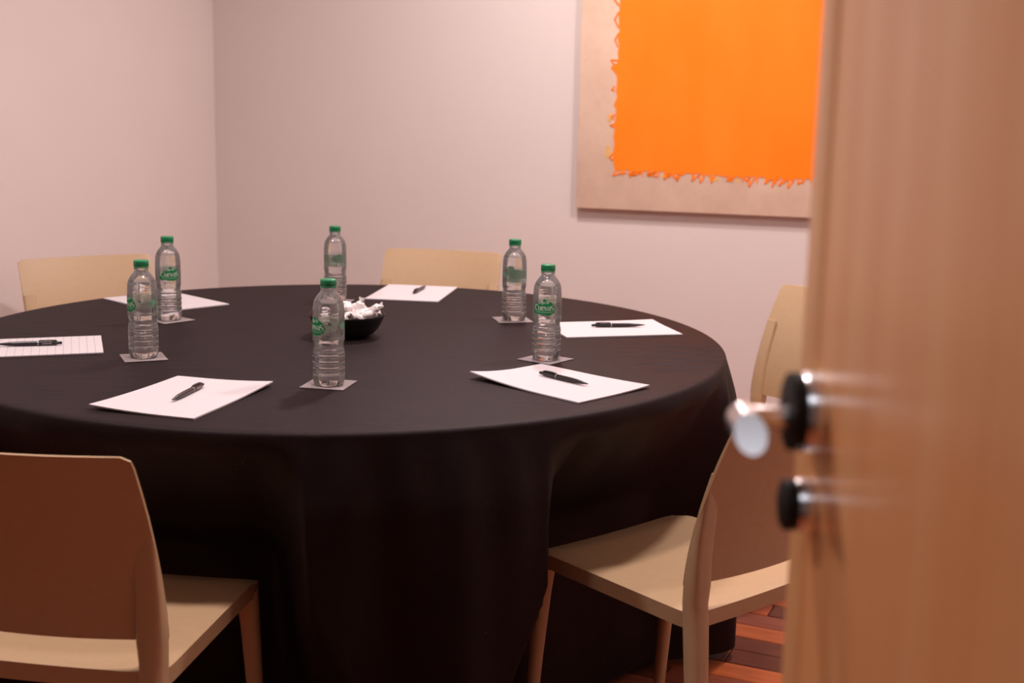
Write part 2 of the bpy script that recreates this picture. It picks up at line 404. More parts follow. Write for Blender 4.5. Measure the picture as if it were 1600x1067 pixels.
# ------------------------------------------------------------------ chairs
BT, BB, BW0, BW1, LEAN = .791, .479, .2085, .205, .100
def lean(z): return LEAN*max(0, (z-.46)/(BT-.46))**1.7
def halfw(z):
    s = min(1, max(0, (z-.46)/(BT-.46))); return BW0+(BW1-BW0)*s**1.6
def make_chair():
    root = empty('chair')
    # seat: dished slab with rounded rim
    bm = bmesh.new(); nx, ny = 24, 24
    def outline(u, v):   # u,v in -1..1, rounded-square map
        w_ = S_W/2*(1-.02*(v+1)/2); return u*w_, -.022+(v+1)/2*(S_D+.022)
    def top(u, v):
        dish = .010*(1-u*u)*(1-v*v*.6); edge = .004*(max(abs(u), abs(v))**14)
        front = .010*smoothstep(.72, 1, v)
        return S_Z-dish-edge-front
    g = [[None]*(ny+1) for _ in range(nx+1)]; h = [[None]*(ny+1) for _ in range(nx+1)]
    for i in range(nx+1):
        for j in range(ny+1):
            u, v = -1+2*i/nx, -1+2*j/ny
            u = math.copysign(1-(1-abs(u))**1.5, u) if abs(u) > 0 else 0; v = math.copysign(1-(1-abs(v))**1.5, v) if abs(v) > 0 else 0
            # soft corners
            k = 1-.020*(max(0, abs(u)-.85)/.15)*(max(0, abs(v)-.85)/.15)
            x, y = outline(u*k, v*k); z = top(u, v)
            g[i][j] = bm.verts.new((x, y, z)); th = .030-.010*smoothstep(.3, 1, 1-max(abs(u), abs(v)))
            h[i][j] = bm.verts.new((x*.992, .19+(y-.19)*.992, z-th))
    for i in range(nx):
        for j in range(ny):
            bm.faces.new((g[i][j], g[i+1][j], g[i+1][j+1], g[i][j+1])); bm.faces.new((h[i][j], h[i][j+1], h[i+1][j+1], h[i+1][j]))
    for i in range(nx):
        bm.faces.new((g[i][0], h[i][0], h[i+1][0], g[i+1][0])); bm.faces.new((g[i][ny], g[i+1][ny], h[i+1][ny], h[i][ny]))
    for j in range(ny):
        bm.faces.new((g[0][j], g[0][j+1], h[0][j+1], h[0][j])); bm.faces.new((g[nx][j], h[nx][j], h[nx][j+1], g[nx][j+1]))
    obj('seat', bm, M['chair'], root, 50)
    # backrest shell, concave towards the sitter
    bm = bmesh.new(); nu, nz = 28, 16; th = .011
    def P(u, s, side):
        z = BB+(BT-BB)*s
        k = .94 if (s > .999) else 1.0
        wv = halfw(z)
        # rounded upper corners
        cr = .006; zt = z
        x = u*wv; dx = wv-abs(x); 
        if dx < cr and z > BT-cr: 
            q = (cr-dx)/cr; zt = min(z, BT-cr+cr*math.sqrt(max(0, 1-q*q)))
        y = -lean(z)-.026*(1-u*u)+.004-.0042*abs(u)**8
        tt = th*(1-.45*(abs(u)**6))*(1-.35*s**8)
        return Vector((x, y-(tt if side else 0), zt))
    G = [[[bm.verts.new(P(-1+2*i/nu, j/nz, sd)) for j in range(nz+1)] for i in range(nu+1)] for sd in (0, 1)]
    for i in range(nu):
        for j in range(nz):
            a = G[0]; bm.faces.new((a[i][j], a[i][j+1], a[i+1][j+1], a[i+1][j])); a = G[1]; bm.faces.new((a[i][j], a[i+1][j], a[i+1][j+1], a[i][j+1]))
        for j in (0, nz):
            f = [G[0][i][j], G[0][i+1][j], G[1][i+1][j], G[1][i][j]]; bm.faces.new(f)
    for j in range(nz):
        for i in (0, nu): bm.faces.new([G[0][i][j], G[1][i][j], G[1][i][j+1], G[0][i][j+1]])
    obj('backrest', bm, M['chair'], root, 50)
    for sx in (-1, 1):
        # rear leg runs up past the seat and melts into the back of the shell
        st = [(0.0, .197, -.056, .0150, .016, 2.6), (.15, .196, -.044, .0170, .018, 2.6), (.30, .192, -.028, .0192, .020, 2.6), (.405, .188, -.017, .0208, .0212, 2.6), (.445, .1870, -.0125, .0213, .0205, 2.6)]
        for z in (.479, .52, .56, .60, .63, .66, .69):
            q = (z-.479)/.211; xo = halfw(z)+.0004; xi = .1650+.006*q; ry = .0165*(1-q)**.8+.0022
            xo += .0008-.0022*q; st.append((z, (xo+xi)/2, -lean(z)+.0042-ry, (xo-xi)/2, ry, 3.6))
        bm = bmesh.new()
        loft(bm, [ellipse_ring((sx*x, y, z), (1, 0, 0), (0, 1, 0), rx, ry, 20, pw_) for z, x, y, rx, ry, pw_ in st]); obj('leg', bm, M['chair'], root, 60)
        st = [(0.0, .192, S_D+.010, .0115, .0115), (.20, .190, S_D-.006, .0145, .0145), (.34, .187, S_D-.018, .0175, .0175), (.408, .184, S_D-.024, .0200, .0200)]
        bm = bmesh.new()
        loft(bm, [ellipse_ring((sx*x, y, z), (1, 0, 0), (0, 1, 0), rx, ry, 16, 2.4) for z, x, y, rx, ry in st]); obj('leg', bm, M['chair'], root, 60)
    return root
CH_LABEL = {'FL': 'ochre plastic chair in the left foreground, seen from behind, cut by the frame',
            'RF': 'ochre plastic chair in the right foreground, seat tucked under the cloth beside the door',
            'BK': 'ochre plastic chair behind the table against the middle of the back wall',
            'LB': 'ochre plastic chair behind the table at far left, against the left wall',
            'RW': 'ochre plastic chair under the orange canvas, half hidden by the open door'}
chair0 = None
for k, (x, y, t) in CHAIRS.items():
    if chair0 is None: chair0 = make_chair(); r = chair0
    else: r = copy_tree(chair0)
    r.location = (x, y, 0); r.rotation_euler = (0, 0, t); tag(r, CH_LABEL[k], 'chair', 'chairs around the table')

# ------------------------------------------------------------------ notepads, coasters, pens
Z0 = T+.0006
def make_pad(name, mat, curl):
    bm = bmesh.new(); nx, ny = 16, 12; W_, H_ = .297, .210; th = .0026
    def zc(u, v): return sum(h*max(0, 1-((u-cu)**2+(v-cv)**2)**.5/rad)**2 for cu, cv, h, rad in curl)
    g = [[bm.verts.new((-W_/2+W_*i/nx, -H_/2+H_*j/ny, th+zc(i/nx, j/ny))) for j in range(ny+1)] for i in range(nx+1)]
    h = [[bm.verts.new((-W_/2+W_*i/nx, -H_/2+H_*j/ny, zc(i/nx, j/ny))) for j in range(ny+1)] for i in range(nx+1)]
    for i in range(nx):
        for j in range(ny):
            bm.faces.new((g[i][j], g[i+1][j], g[i+1][j+1], g[i][j+1])); bm.faces.new((h[i][j], h[i][j+1], h[i+1][j+1], h[i+1][j]))
        bm.faces.new((g[i][0], h[i][0], h[i+1][0], g[i+1][0])); bm.faces.new((g[i][ny], g[i+1][ny], h[i+1][ny], h[i][ny]))
    for j in range(ny):
        bm.faces.new((g[0][j], g[0][j+1], h[0][j+1], h[0][j])); bm.faces.new((g[nx][j], h[nx][j], h[nx][j+1], g[nx][j+1]))
    return obj(name, bm, mat)
PADS = [(-.607, 2.344, 73.4, 'white', [(0, 1, .007, .8), (1, 0, .006, .7)], 'blank white notepad front left, holding the slanting pen, nearest to the foreground chair'),
        (.0955, 2.532, -44.6, 'white', [(0, 0, .012, .7), (1, 1, .004, .6)], 'blank white notepad front right, just before a bottle, with its left corner curling up'),
        (.2475, 3.177, 14.8, 'white', [(1, 1, .002, .5)], 'blank white notepad by the right rim of the table, behind the front right bottle'),
        (-.292, 3.719, 82.0, 'white', [], 'blank white notepad at the back of the table, before the middle chair'),
        (-.9445, 3.4685, -44.5, 'white', [], 'blank white notepad at the back left, behind two bottles and without a visible pen'),
        (-1.058, 2.789, 19.0, 'ruled', [], 'white notepad with grey ruled lines, cut by the left edge of the frame')]
for (x, y, d, m, curl, lb) in PADS:
    o = make_pad('notepad', M['ruled'] if m == 'ruled' else M['paper'], curl); o.location = (x, y, Z0); o.rotation_euler = (0, 0, math.radians(d)); tag(o, lb, 'notepad', 'notepads laid out on the table')

BOTTLES = [('FC', -.357, 2.470, 59, 'the front centre bottle, before the black bowl'), ('RF', .075, 2.771, 13, 'the right front bottle, nearest to the notepads at right'),
           ('RB', .003, 3.281, 172, 'the right back bottle, before the end of the middle chair'), ('LF', -.786, 2.704, 72, 'the left front bottle, right of the ruled notepad'),
           ('LB', -.858, 3.180, -8, 'the left back bottle, before the left wall'), ('B', -.4915, 3.533, 215, 'the farthest bottle, behind the black bowl')]
COAST = {'FC': (-.3585, 2.4755, 45+28), 'RF': (.074, 2.7735, 45), 'RB': (.0, 3.287, -78), 'LF': (-.787, 2.704, 23), 'LB': (-.857, 3.180, 50), 'B': (-.492, 3.530, 84)}
def cang(k):
    return {'FC': -11, 'RF': -38, 'RB': 13.5, 'LF': 24, 'LB': 49, 'B': -6}[k]
bm = bmesh.new(); box(bm, (-.0445, -.0445, 0), (.0445, .0445, .0012), .0003, 1); c0 = obj('coaster', bm, M['paper_grey'])
for i, (k, x, y, f, lb) in enumerate(BOTTLES):
    o = c0 if i == 0 else c0.copy()
    if i: COL.objects.link(o)
    o.location = (COAST[k][0], COAST[k][1], Z0); o.rotation_euler = (0, 0, math.radians(cang(k)))
    tag(o, 'square grey paper coaster under '+lb.split(',')[0], 'coaster', 'coasters under the bottles')

def make_pen():
    # tip at -x, button at +x, clip on top
    root = empty('ballpoint_pen')
    def lx(pf):
        bm = bmesh.new(); loft(bm, [ellipse_ring((x, 0, .0052), (0, 1, 0), (0, 0, 1), r, r, 16) for x, r in pf]); return bm
    obj('barrel', lx([(-.058, .0022), (-.052, .0032), (-.040, .0044), (-.022, .0051), (.02, .0052), (.050, .0050), (.058, .0047), (.0600, .0040)]), M['black_plastic'], root)
    obj('tip', lx([(-.068, .0005), (-.0665, .0008), (-.0662, .0011), (-.058, .0023)]), M['black_plastic'], root)
    obj('push_button', lx([(.0600, .0032), (.067, .0034), (.0695, .0029), (.070, .0018)]), M['black_plastic'], root)
    bm = bmesh.new()
    loft(bm, [ellipse_ring((x, 0, z), (0, 1, 0), (0, 0, 1), a, b, 10, 3) for x, z, a, b in ((.060, .0086, .0030, .0016), (.056, .0110, .0031, .0012), (.045, .0118, .0031, .0009), (.026, .0116, .0028, .0009), (.021, .0108, .0018, .0007))])
    cl = obj('clip', bm, M['black_plastic'], root)
    ring = obj('ring', lx([(.0185, .0053), (.0187, .0056), (.0208, .0056), (.0210, .0053)]), M['silver'], root); tag(ring, 'silver ring')
    bm = bmesh.new(); 
    for k in range(6): box(bm, (.029+k*.0034, -.0058, .0036), (.0312+k*.0034-.0005*(k % 2), -.0046, .0062+.0006*(k % 3)))
    pr = obj('printing', bm, M['silver'], root); tag(pr, 'small silver print')
    return root
TILT = .0031
PENS = [((-.617, 2.273), (-.590, 2.425), 'black ballpoint pen lying slantwise on the front left notepad'), ((.151, 2.492), (.061, 2.589), 'black ballpoint pen with silver print on the front right notepad'),
        ((.334, 3.203), (.200, 3.182), 'black ballpoint pen on the notepad by the right rim'), ((-.262, 3.812), (-.285, 3.690), 'black ballpoint pen seen end-on, on the notepad at the back'),
        ((-1.133, 2.773), (-.996, 2.808), 'black ballpoint pen on the ruled notepad at the left edge')]
pen0 = None
for (tip, rear, lb) in PENS:
    if pen0 is None: pen0 = make_pen(); r = pen0
    else: r = copy_tree(pen0)
    a = math.atan2(rear[1]-tip[1], rear[0]-tip[0]); mx, my = (tip[0]+rear[0])/2, (tip[1]+rear[1])/2
    r.location = (mx, my, Z0+TILT); r.rotation_euler = (0, 0, a); tag(r, lb, 'pen', 'pens on the notepads')

# ------------------------------------------------------------------ water bottles
BR = .0312
PROF = [(.0150, .0030), (.0225, .0006), (.0262, .0004), (.0288, .0030), (.0304, .0085), (.0312, .0150), (.0313, .0200)] + [(.0313-.0021*max(0, cos(2*PI*(z_/1e4-.0243)/.0121))**4, z_/1e4) for z_ in range(212, 656, 9)] + [
        (.0308, .0665), (.0306, .0695), (.0292, .0740), (.0286, .0780), (.0291, .0830), (.0303, .0885), (.0313, .0915), (.0312, .0930),
        (.0307, .0940), (.0307, .1370), (.0311, .1385), (.0306, .1400), (.0310, .1420), (.0305, .1440), (.0309, .1460), (.0303, .1485), (.0306, .1510), (.0299, .1540), (.0300, .1565),
        (.0292, .1610), (.0277, .1660), (.0256, .1705), (.0228, .1750), (.0197, .1790), (.0166, .1825), (.0147, .1855), (.0139, .1885), (.0137, .1940)]
def petal(r, z, a):
    if z < .0215: 
        k = (1-z/.0215)**1.2; return r*(1-.16*k*max(0, cos(5*a))**6)
    return r
WL = .1640
def interp(zq):
    for (r0, z0), (r1, z1) in zip(PROF[2:], PROF[3:]):
        if z0 <= zq <= z1: return r0+(r1-r0)*(zq-z0)/(z1-z0)
def cylp(phi, z, r): a = math.radians(phi); return Vector((r*sin(a), -r*cos(a), z))
def patch(bm, pts, r, sub=6.0):
    # flat outline in (degrees, metres) wrapped on the cylinder, cut into upright strips so that it bends
    tb_ = bmesh.new()
    tb_.faces.new([tb_.verts.new((p[0], 0, p[1])) for p in pts])
    lo, hi = min(p[0] for p in pts), max(p[0] for p in pts); x = math.ceil((lo+.01)/sub)*sub
    while x < hi-.01:
        bmesh.ops.bisect_plane(tb_, geom=tb_.verts[:]+tb_.edges[:]+tb_.faces[:], dist=1e-5, plane_co=(x, 0, 0), plane_no=(1, 0, 0)); x += sub
    bmesh.ops.triangulate(tb_, faces=tb_.faces[:])
    mp = {v: bm.verts.new(cylp(v.co.x, v.co.z, r)) for v in tb_.verts}
    for f in tb_.faces: bm.faces.new([mp[v] for v in f.verts])
    tb_.free()
def rect_(bm, a0, a1, z0, z1, r): patch(bm, [(a0, z0), (a1, z0), (a1, z1), (a0, z1)], r)
def ribbon(bm, pts, wid, r, sx=1.0):
    # pen stroke of changing width, in (degrees, metres); sx = degrees per metre
    L, Rr = [], []
    for i, (px, pz) in enumerate(pts):
        a = Vector(pts[max(i-1, 0)]); b = Vector(pts[min(i+1, len(pts)-1)]); d = (b-a).normalized(); n = Vector((-d.y, d.x))*wid[i]/2
        L.append((px+n.x, pz+n.y)); Rr.append((px-n.x, pz-n.y))
    for i in range(len(pts)-1):
        q = [L[i], L[i+1], Rr[i+1], Rr[i]]
        vs = [bm.verts.new(cylp(x*sx, z, r)) for x, z in q]
        bm.faces.new(vs)
def arc(cx, cz, rx, rz, a0, a1, n=10):
    return [(cx+rx*cos(math.radians(a0+(a1-a0)*i/n)), cz+rz*sin(math.radians(a0+(a1-a0)*i/n))) for i in range(n+1)]
def letters(word, x0, z0, h, bm, r, sx, thick=.26, cap_first=True):
    T_, t_ = h*thick, h*thick*.42; x = x0
    def st(p, w): ribbon(bm, p, w, r, sx)
    for ch in word:
        if ch == 'C':
            H = h*1.42; p = arc(x+H*.40, z0+H*.5, H*.40, H*.5, 48, 312, 16); st(p, [t_+(T_-t_)*max(0, 1-abs(i-8)/8) for i in range(17)]); st([(x+H*.66, z0+H*.98), (x+H*.68, z0+H*.70)], [t_, t_]); x += H*.80
        elif ch == 'S':
            H = h*1.34; p = arc(x+H*.27, z0+H*.74, H*.24, H*.25, 30, 250, 9)+arc(x+H*.29, z0+H*.25, H*.27, H*.26, 80, -150, 9); st(p, [t_]*5+[T_]*10+[t_]*5); x += H*.66
        elif ch == 'u':
            st([(x-t_*.6, z0+h*.97), (x+T_*.5, z0+h*.97)], [t_*.7]*2); st([(x+T_*.5, z0+h), (x+T_*.5, z0+h*.3)], [T_]*2); st(arc(x+h*.36, z0+h*.32, h*.30-T_*.1, h*.32, 180, 340, 8), [T_, T_*.9, T_*.7, T_*.5, t_, t_, t_, t_, t_]); st([(x+h*.68, z0+h), (x+h*.68, z0)], [T_]*2); st([(x+h*.5, z0+h*.97), (x+h*.7, z0+h*.97)], [t_*.7]*2); st([(x+h*.68, z0+t_*.4), (x+h*.88, z0+t_*.4)], [t_*.7]*2); x += h*.94
        elif ch == 'e':
            p = arc(x+h*.36, z0+h*.5, h*.34, h*.5, 5, 320, 14); st(p, [t_]*3+[T_*.7, T_*.9, T_, T_, T_, T_, T_*.9, T_*.7]+[t_]*4); st([(x+h*.1, z0+h*.52), (x+h*.68, z0+h*.56)], [t_]*2); x += h*.80
        elif ch == 'v':
            st([(x, z0+h), (x+h*.36, z0)], [T_]*2); st([(x+h*.36, z0), (x+h*.68, z0+h)], [t_]*2); st([(x-h*.1, z0+h*.97), (x+h*.2, z0+h*.97)], [t_*.7]*2); st([(x+h*.52, z0+h*.97), (x+h*.8, z0+h*.97)], [t_*.7]*2); x += h*.82
        elif ch == 'a':
            st(arc(x+h*.30, z0+h*.74, h*.25, h*.26, 160, 0, 6), [T_*.8, t_, t_, t_, T_*.7, T_, T_]); st([(x+h*.55, z0+h*.76), (x+h*.55, z0+h*.05)], [T_]*2); st([(x+h*.55, z0+t_*.4), (x+h*.74, z0+t_*.4)], [t_*.7]*2); st(arc(x+h*.30, z0+h*.28, h*.26, h*.28, 75, 330, 10), [t_, t_, T_*.7, T_, T_, T_*.8, t_, t_, t_, t_, t_]); x += h*.78
        elif ch == 'A':
            H = h*1.4; st([(x, z0), (x+H*.36, z0+H)], [t_]*2); st([(x+H*.34, z0+H), (x+H*.70, z0)], [T_]*2); st([(x+H*.14, z0+H*.36), (x+H*.56, z0+H*.36)], [t_]*2); x += H*.78
        elif ch == 'g':
            st(arc(x+h*.33, z0+h*.5, h*.30, h*.45, 0, 360, 12), [T_*.75]*13); st([(x+h*.62, z0+h), (x+h*.62, z0-h*.25)], [T_]*2); st(arc(x+h*.33, z0-h*.25, h*.29, h*.25, 0, -160, 7), [T_*.8]*8); x += h*.84
        elif ch == 'd':
            st(arc(x+h*.33, z0+h*.48, h*.30, h*.46, 0, 360, 12), [T_*.75]*13); st([(x+h*.62, z0+h*1.5), (x+h*.62, z0)], [T_]*2); x += h*.84
        elif ch == ' ': x += h*.5
    return x
EMB = [(-50, .1085), (-46, .1160), (-38, .1215), (-31, .1240), (-27, .1290), (-22, .1275), (-17, .1320), (-10, .1300), (-4, .1350), (3, .1372), (8, .1340), (13, .1345), (18, .1300), (25, .1312), (33, .1272), (40, .1240), (46, .1165), (48, .1130), (41, .1105), (43, .1068), (33, .1050), (24, .1020), (13, .1008), (5, .1022), (-8, .1015), (-20, .1035), (-34, .1030), (-44, .1050)]
def make_bottle():
    root = empty('water_bottle')
    bm = bmesh.new(); lathe(bm, PROF, 60, True, False, petal); obj('body', bm, M['pet'], root, 75)
    # water, a hair inside the wall
    wp = [(r-.0005, z+.0006) for r, z in PROF if z+.0006 < WL]; rw = interp(WL)-.0005; wp += [(rw, WL)]
    bm = bmesh.new(); lathe(bm, wp, 60, True, True, petal); obj('water', bm, M['water'], root, 60)
    # cap with a knurled skirt and a tamper ring below
    bm = bmesh.new()
    kn = lambda r, z, a: r*(1-.018*(.5+.5*cos(40*a))) if .196 < z < .2065 else r
    lathe(bm, [(.0152, .1958), (.0157, .1963), (.0157, .2055), (.0152, .2075), (.0142, .2083), (.004, .2085)], 160, True, True, kn); obj('cap', bm, M['cap'], root, 50)
    bm = bmesh.new(); lathe(bm, [(.0139, .1928), (.0154, .1928), (.0156, .1935), (.0156, .1948), (.0152, .1954), (.0139, .1954)], 48, False, False); tr = obj('tamper_ring', bm, M['cap'], root)
    bm = bmesh.new(); lathe(bm, [(.0138, .1895), (.0158, .1900), (.0158, .1912), (.0138, .1917)], 48, False, False); obj('neck_ring', bm, M['pet'], root)
    # label: clear film with the print on it
    bm = bmesh.new(); r1 = .03095
    loft(bm, [[cylp(q*6, z, r1) for q in range(60)] for z in (.0950, .1365)], cap=False); lab = obj('label', bm, M['film'], root); tag(lab, 'clear film label with green print')
    r2, r3, r4 = r1+.00012, r1+.00030, r1+.00042
    bm = bmesh.new(); patch(bm, EMB, r2); obj('emblem', bm, M['ink_green'], lab, keep=True)
    bm = bmesh.new(); k = 180/PI/r1
    xe = letters('CuevaS', 0, 0, .0084, bmesh.new(), r3, k)
    letters('CuevaS', -xe/2, .1117, .0084, bm, r3, k); xa = letters('Agua de', 0, 0, .0034, bmesh.new(), r3, k)
    letters('Agua de', -xa/2+.001, .1268, .0034, bm, r3, k, .30)
    for q in range(22): rect_(bm, -32+q*3, -32+q*3+1.9, .1074, .1074+.0011+.0004*(q % 3 == 0), r3)
    for (a0, z0, a1, z1) in ((-24, .1262, -16, .1296), (-12, .1304, -3, .1338), (8, .1316, 14, .1336)): patch(bm, [(a0, z0), ((a0+a1)/2, z1), (a1, z0), ((a0+a1)/2, z0-.0006)], r3)
    obj('lettering', bm, M['ink_white'], lab, keep=True)
    bm = bmesh.new(); rect_(bm, 58, 67, .1222, .1268, r2); obj('dark_mark', bm, M['ink_dark'], lab, keep=True); bm = bmesh.new(); rect_(bm, 110, 114, .1000, .1085, r2); obj('dark_bar', bm, M['ink_dark'], lab, keep=True)
    bm = bmesh.new(); rect_(bm, 60.5, 62, .1232, .1258, r3); rect_(bm, 62, 64.6, .1252, .1258, r3); rect_(bm, 63.4, 64.6, .1243, .1258, r3); rect_(bm, 62, 64.6, .1241, .1247, r3); obj('small_mark', bm, M['ink_white'], lab, keep=True)
    bm = bmesh.new(); rr = random.Random(4)
    for q in range(9):
        a = 60
        while a < 104:
            wd = rr.uniform(3, 8); rect_(bm, a, min(104, a+wd), .1200-q*.0024, .1207-q*.0024, r2); a += wd+1.6
    for q in range(3):
        a = -30
        while a < 40: wd = rr.uniform(3, 7); rect_(bm, a, a+wd, .0962+.0 if q == 0 else .1338+q*.0009, (.0968 if q == 0 else .1342+q*.0009), r4); a += wd+2
    obj('small_print', bm, M['ink_grey'], lab, keep=True)
    bm = bmesh.new(); patch(bm, [(100, .1190), (104, .1225), (108, .1235), (112, .1275), (118, .1262), (124, .1285), (130, .1245), (134, .1200), (130, .1165), (124, .1160), (122, .1125), (112, .1120), (108, .1158)], r2)
    obj('back_emblem', bm, M['ink_pale'], lab, keep=True)
    bm = bmesh.new(); rect_(bm, 140, 268, .0990, .1330, r2); obj('information_panel', bm, M['panel'], lab, keep=True)
    bm = bmesh.new()
    for q in range(8):
        a = 146
        while a < 262: wd = rr.uniform(4, 10); rect_(bm, a, min(262, a+wd), .1300-q*.0026, .1307-q*.0026, r3); a += wd+2
    obj('panel_print', bm, M['ink_grey'], lab, keep=True)
    bm = bmesh.new(); rect_(bm, 202, 234, .1000, .1080, r3); obj('barcode_field', bm, M['ink_white'], lab, keep=True)
    bm = bmesh.new(); a = 204
    while a < 231: wd = rr.choice([.6, .9, 1.6, 2.2]); rect_(bm, a, a+wd, .1008, .1072, r4); a += wd+rr.choice([.8, 1.2, 2.6])
    obj('barcode', bm, M['ink_grey'], lab, keep=True)
    return root
bot0 = None
BL = {'FC': 'clear water bottle with green cap, front centre of the table, before the black bowl', 'RF': 'clear water bottle with green cap, front right, green emblem turned to the viewer',
      'RB': 'clear water bottle with green cap at back right, pale back of its label showing', 'LF': 'clear water bottle with green cap at front left, its emblem at its left side',
      'LB': 'clear water bottle with green cap at back left, whole emblem lettering in view', 'B': 'clear water bottle with green cap farthest back, behind the black bowl'}
for (k, x, y, f, lb) in BOTTLES:
    if bot0 is None: bot0 = make_bottle(); r = bot0
    else: r = copy_tree(bot0)
    r.location = (x, y, Z0+.0013); r.rotation_euler = (0, 0, -math.atan2(x, y)-math.radians(f)); tag(r, BL[k], 'bottle', 'water bottles on the table')

# ------------------------------------------------------------------ bowl of wrapped sweets
BX, BY = -.392, 3.015
bm = bmesh.new()
lathe(bm, [(.002, .0020), (.040, .0004), (.050, .0010), (.062, .0065), (.073, .0175), (.081, .0310), (.0872, .0450), (.0896, .0520), (.0892, .0530), (.0880, .0526),
           (.0855, .0455), (.079, .0320), (.071, .0195), (.060, .0095), (.048, .0050), (.002, .0046)], 64)
bowl = obj('bowl', bm, M['black_gloss'], ang=50); bowl.location = (BX, BY, Z0); tag(bowl, 'round black bowl in the middle of the table, heaped with wrapped sweets', 'bowl')
def make_sweet(seed):
    rr = random.Random(seed); bm = bmesh.new()
    W_, H_ = .0098, .0086; rings = []
    st = [(-.0235, 1.0, .14), (-.0200, .92, .22), (-.0155, .45, .38), (-.0132, .70, .68), (-.0095, 1.0, 1.0), (0, 1.06, 1.06), (.0095, 1.0, 1.0), (.0132, .70, .68), (.0155, .45, .38), (.0200, .92, .22), (.0235, 1.0, .14)]
    n = 16
    for i, (x, a, b) in enumerate(st):
        ring = []; tw = .5*x/.0235
        for q in range(n):
            t = 2*PI*q/n; c_, s_ = cos(t), sin(t)
            y = W_*a*math.copysign(abs(c_)**.75, c_); z = H_*b*math.copysign(abs(s_)**.75, s_)
            if abs(x) > .015: z += .0022*sin(q*2.1+seed)*(abs(x)-.012)/.012
            y += rr.uniform(-.0006, .0006); z += rr.uniform(-.0006, .0006)
            ring.append((x+rr.uniform(-.0014, .0014)*(abs(x) > .019)*1.5, y*cos(tw)-z*sin(tw), y*sin(tw)+z*cos(tw)))
        rings.append(ring)
    loft(bm, rings); return bm
protos = []
spots = [(0.0, 0.0, .0150)]
for k in range(6): spots.append((.030*cos(k*1.047), .030*sin(k*1.047), .0170))
for k in range(9): spots.append((.047*cos(k*.698+.3), .047*sin(k*.698+.3), .0330+.002*(k % 2)))
for k in range(4): spots.append((.020*cos(k*1.571+.5), .020*sin(k*1.571+.5), .0350))
for k in range(12): spots.append((.059*cos(k*.5236), .059*sin(k*.5236), .0500+.003*(k % 3)))
for k in range(8): spots.append((.038*cos(k*.785+.2), .038*sin(k*.785+.2), .0545+.004*(k % 2)))
for k in range(4): spots.append((.016*cos(k*1.571+.9), .016*sin(k*1.571+.9), .0580))
for k in range(4): spots.append((.022*cos(k*1.571+.2), .022*sin(k*1.571+.2), .0695))
rng = random.Random(9)
for i, (x, y, z) in enumerate(spots):
    if i < 4: s_ = obj('wrapped_sweet', make_sweet(i+1), M['wrap'], ang=28); protos.append(s_)
    else: s_ = protos[i % 4].copy(); COL.objects.link(s_)
    k = rng.uniform(.88, 1.10); s_.scale = (k*rng.uniform(.92, 1), k, k*rng.uniform(.85, 1.05))
    s_.location = (BX+x, BY+y, Z0+z); s_.rotation_euler = (rng.uniform(-.5, .5), rng.uniform(-.35, .35), rng.uniform(0, 2*PI))
    tag(s_, 'small sweet in a twisted white wrapper among the heap in the black bowl', 'sweet', 'wrapped sweets in the black bowl')
for (x, y, z, rx, ry, rz, lb) in ((.030, -.012, .070, 0, -1.25, .4, 'wrapped sweet standing upright on top of the heap in the black bowl'), (.066, -.010, .066, .2, -.55, -.25, 'wrapped sweet poking out over the right rim of the black bowl')):
    s_ = protos[1].copy(); COL.objects.link(s_); s_.location = (BX+x, BY+y, Z0+z); s_.rotation_euler = (rx, ry, rz)
    tag(s_, lb, 'sweet', 'wrapped sweets in the black bowl')

# ------------------------------------------------------------------ canvas with an orange field
P_M0, P_M1, P_Z0, P_Z1, P_T = -1.168, 0.05, .905, 2.10, .032
pic = empty('painting', RM(P_M0, WALL_B-.002, P_Z0), -A); tag(pic, 'large unframed linen canvas with a ragged orange field on the back wall', 'painting')
PWD, PHT = P_M1-P_M0, P_Z1-P_Z0
bm = bmesh.new(); box(bm, (0, -P_T, 0), (PWD, 0, PHT), .004, 2); obj('canvas', bm, M['linen'], pic)
rr = random.Random(21)
L0, B0, R0, T0 = .142, .142, PWD-.14, PHT-.14
# visible part of the ragged rim taken as it runs, the rest in the same manner
left = [(.140, 1.0), (.146, .90), (.138, .83), (.145, .76), (.142, .70), (.146, .655), (.141, .625), (.147, .60), (.143, .575), (.146, .55), (.140, .535), (.118, .525), (.121, .517), (.134, .505), (.143, .49), (.144, .46), (.141, .44), (.146, .415), (.136, .392), (.135, .385), (.143, .375), (.144, .35), (.140, .325), (.141, .30), (.137, .27), (.142, .245), (.138, .215), (.139, .185), (.144, .160), (.150, .150)]
pts = list(left)
x = .155
while x < R0-.035:
    b = .148-.012*min(1, max(0, (x-.2)/.5))
    pts.append((x, b+rr.uniform(-.004, .005)))
    if rr.random() < .5: pts.append((x+.005, b-rr.uniform(.012, .024))); pts.append((x+.010, b+rr.uniform(-.002, .004))); x += .014
    x += rr.uniform(.008, .024)
z = B0
while z < T0-.01: pts.append((R0+rr.uniform(-.006, .010), z)); z += rr.uniform(.012, .03)
x = R0
while x > .16: pts.append((x, T0+rr.uniform(-.006, .010))); x -= rr.uniform(.012, .03)
bm = bmesh.new(); yf, yb = -P_T-.0022, -P_T-.0002
def slab(poly, y1=yf):
    f = [bm.verts.new((p[0], y1, p[1])) for p in poly]; b = [bm.verts.new((p[0], yb, p[1])) for p in poly]
    bm.faces.new(f); n = len(poly)
    for i in range(n): bm.faces.new((f[i], f[(i+1) % n], b[(i+1) % n], b[i]))
from mathutils.geometry import delaunay_2d_cdt
vv, ee, ff, _, _, _ = delaunay_2d_cdt([Vector(p) for p in pts], [], [list(range(len(pts)))], 1, 1e-6)
fr_ = [bm.verts.new((p.x, yf, p.y)) for p in vv]
for f in ff: bm.faces.new([fr_[q] for q in f])
bk_ = {}
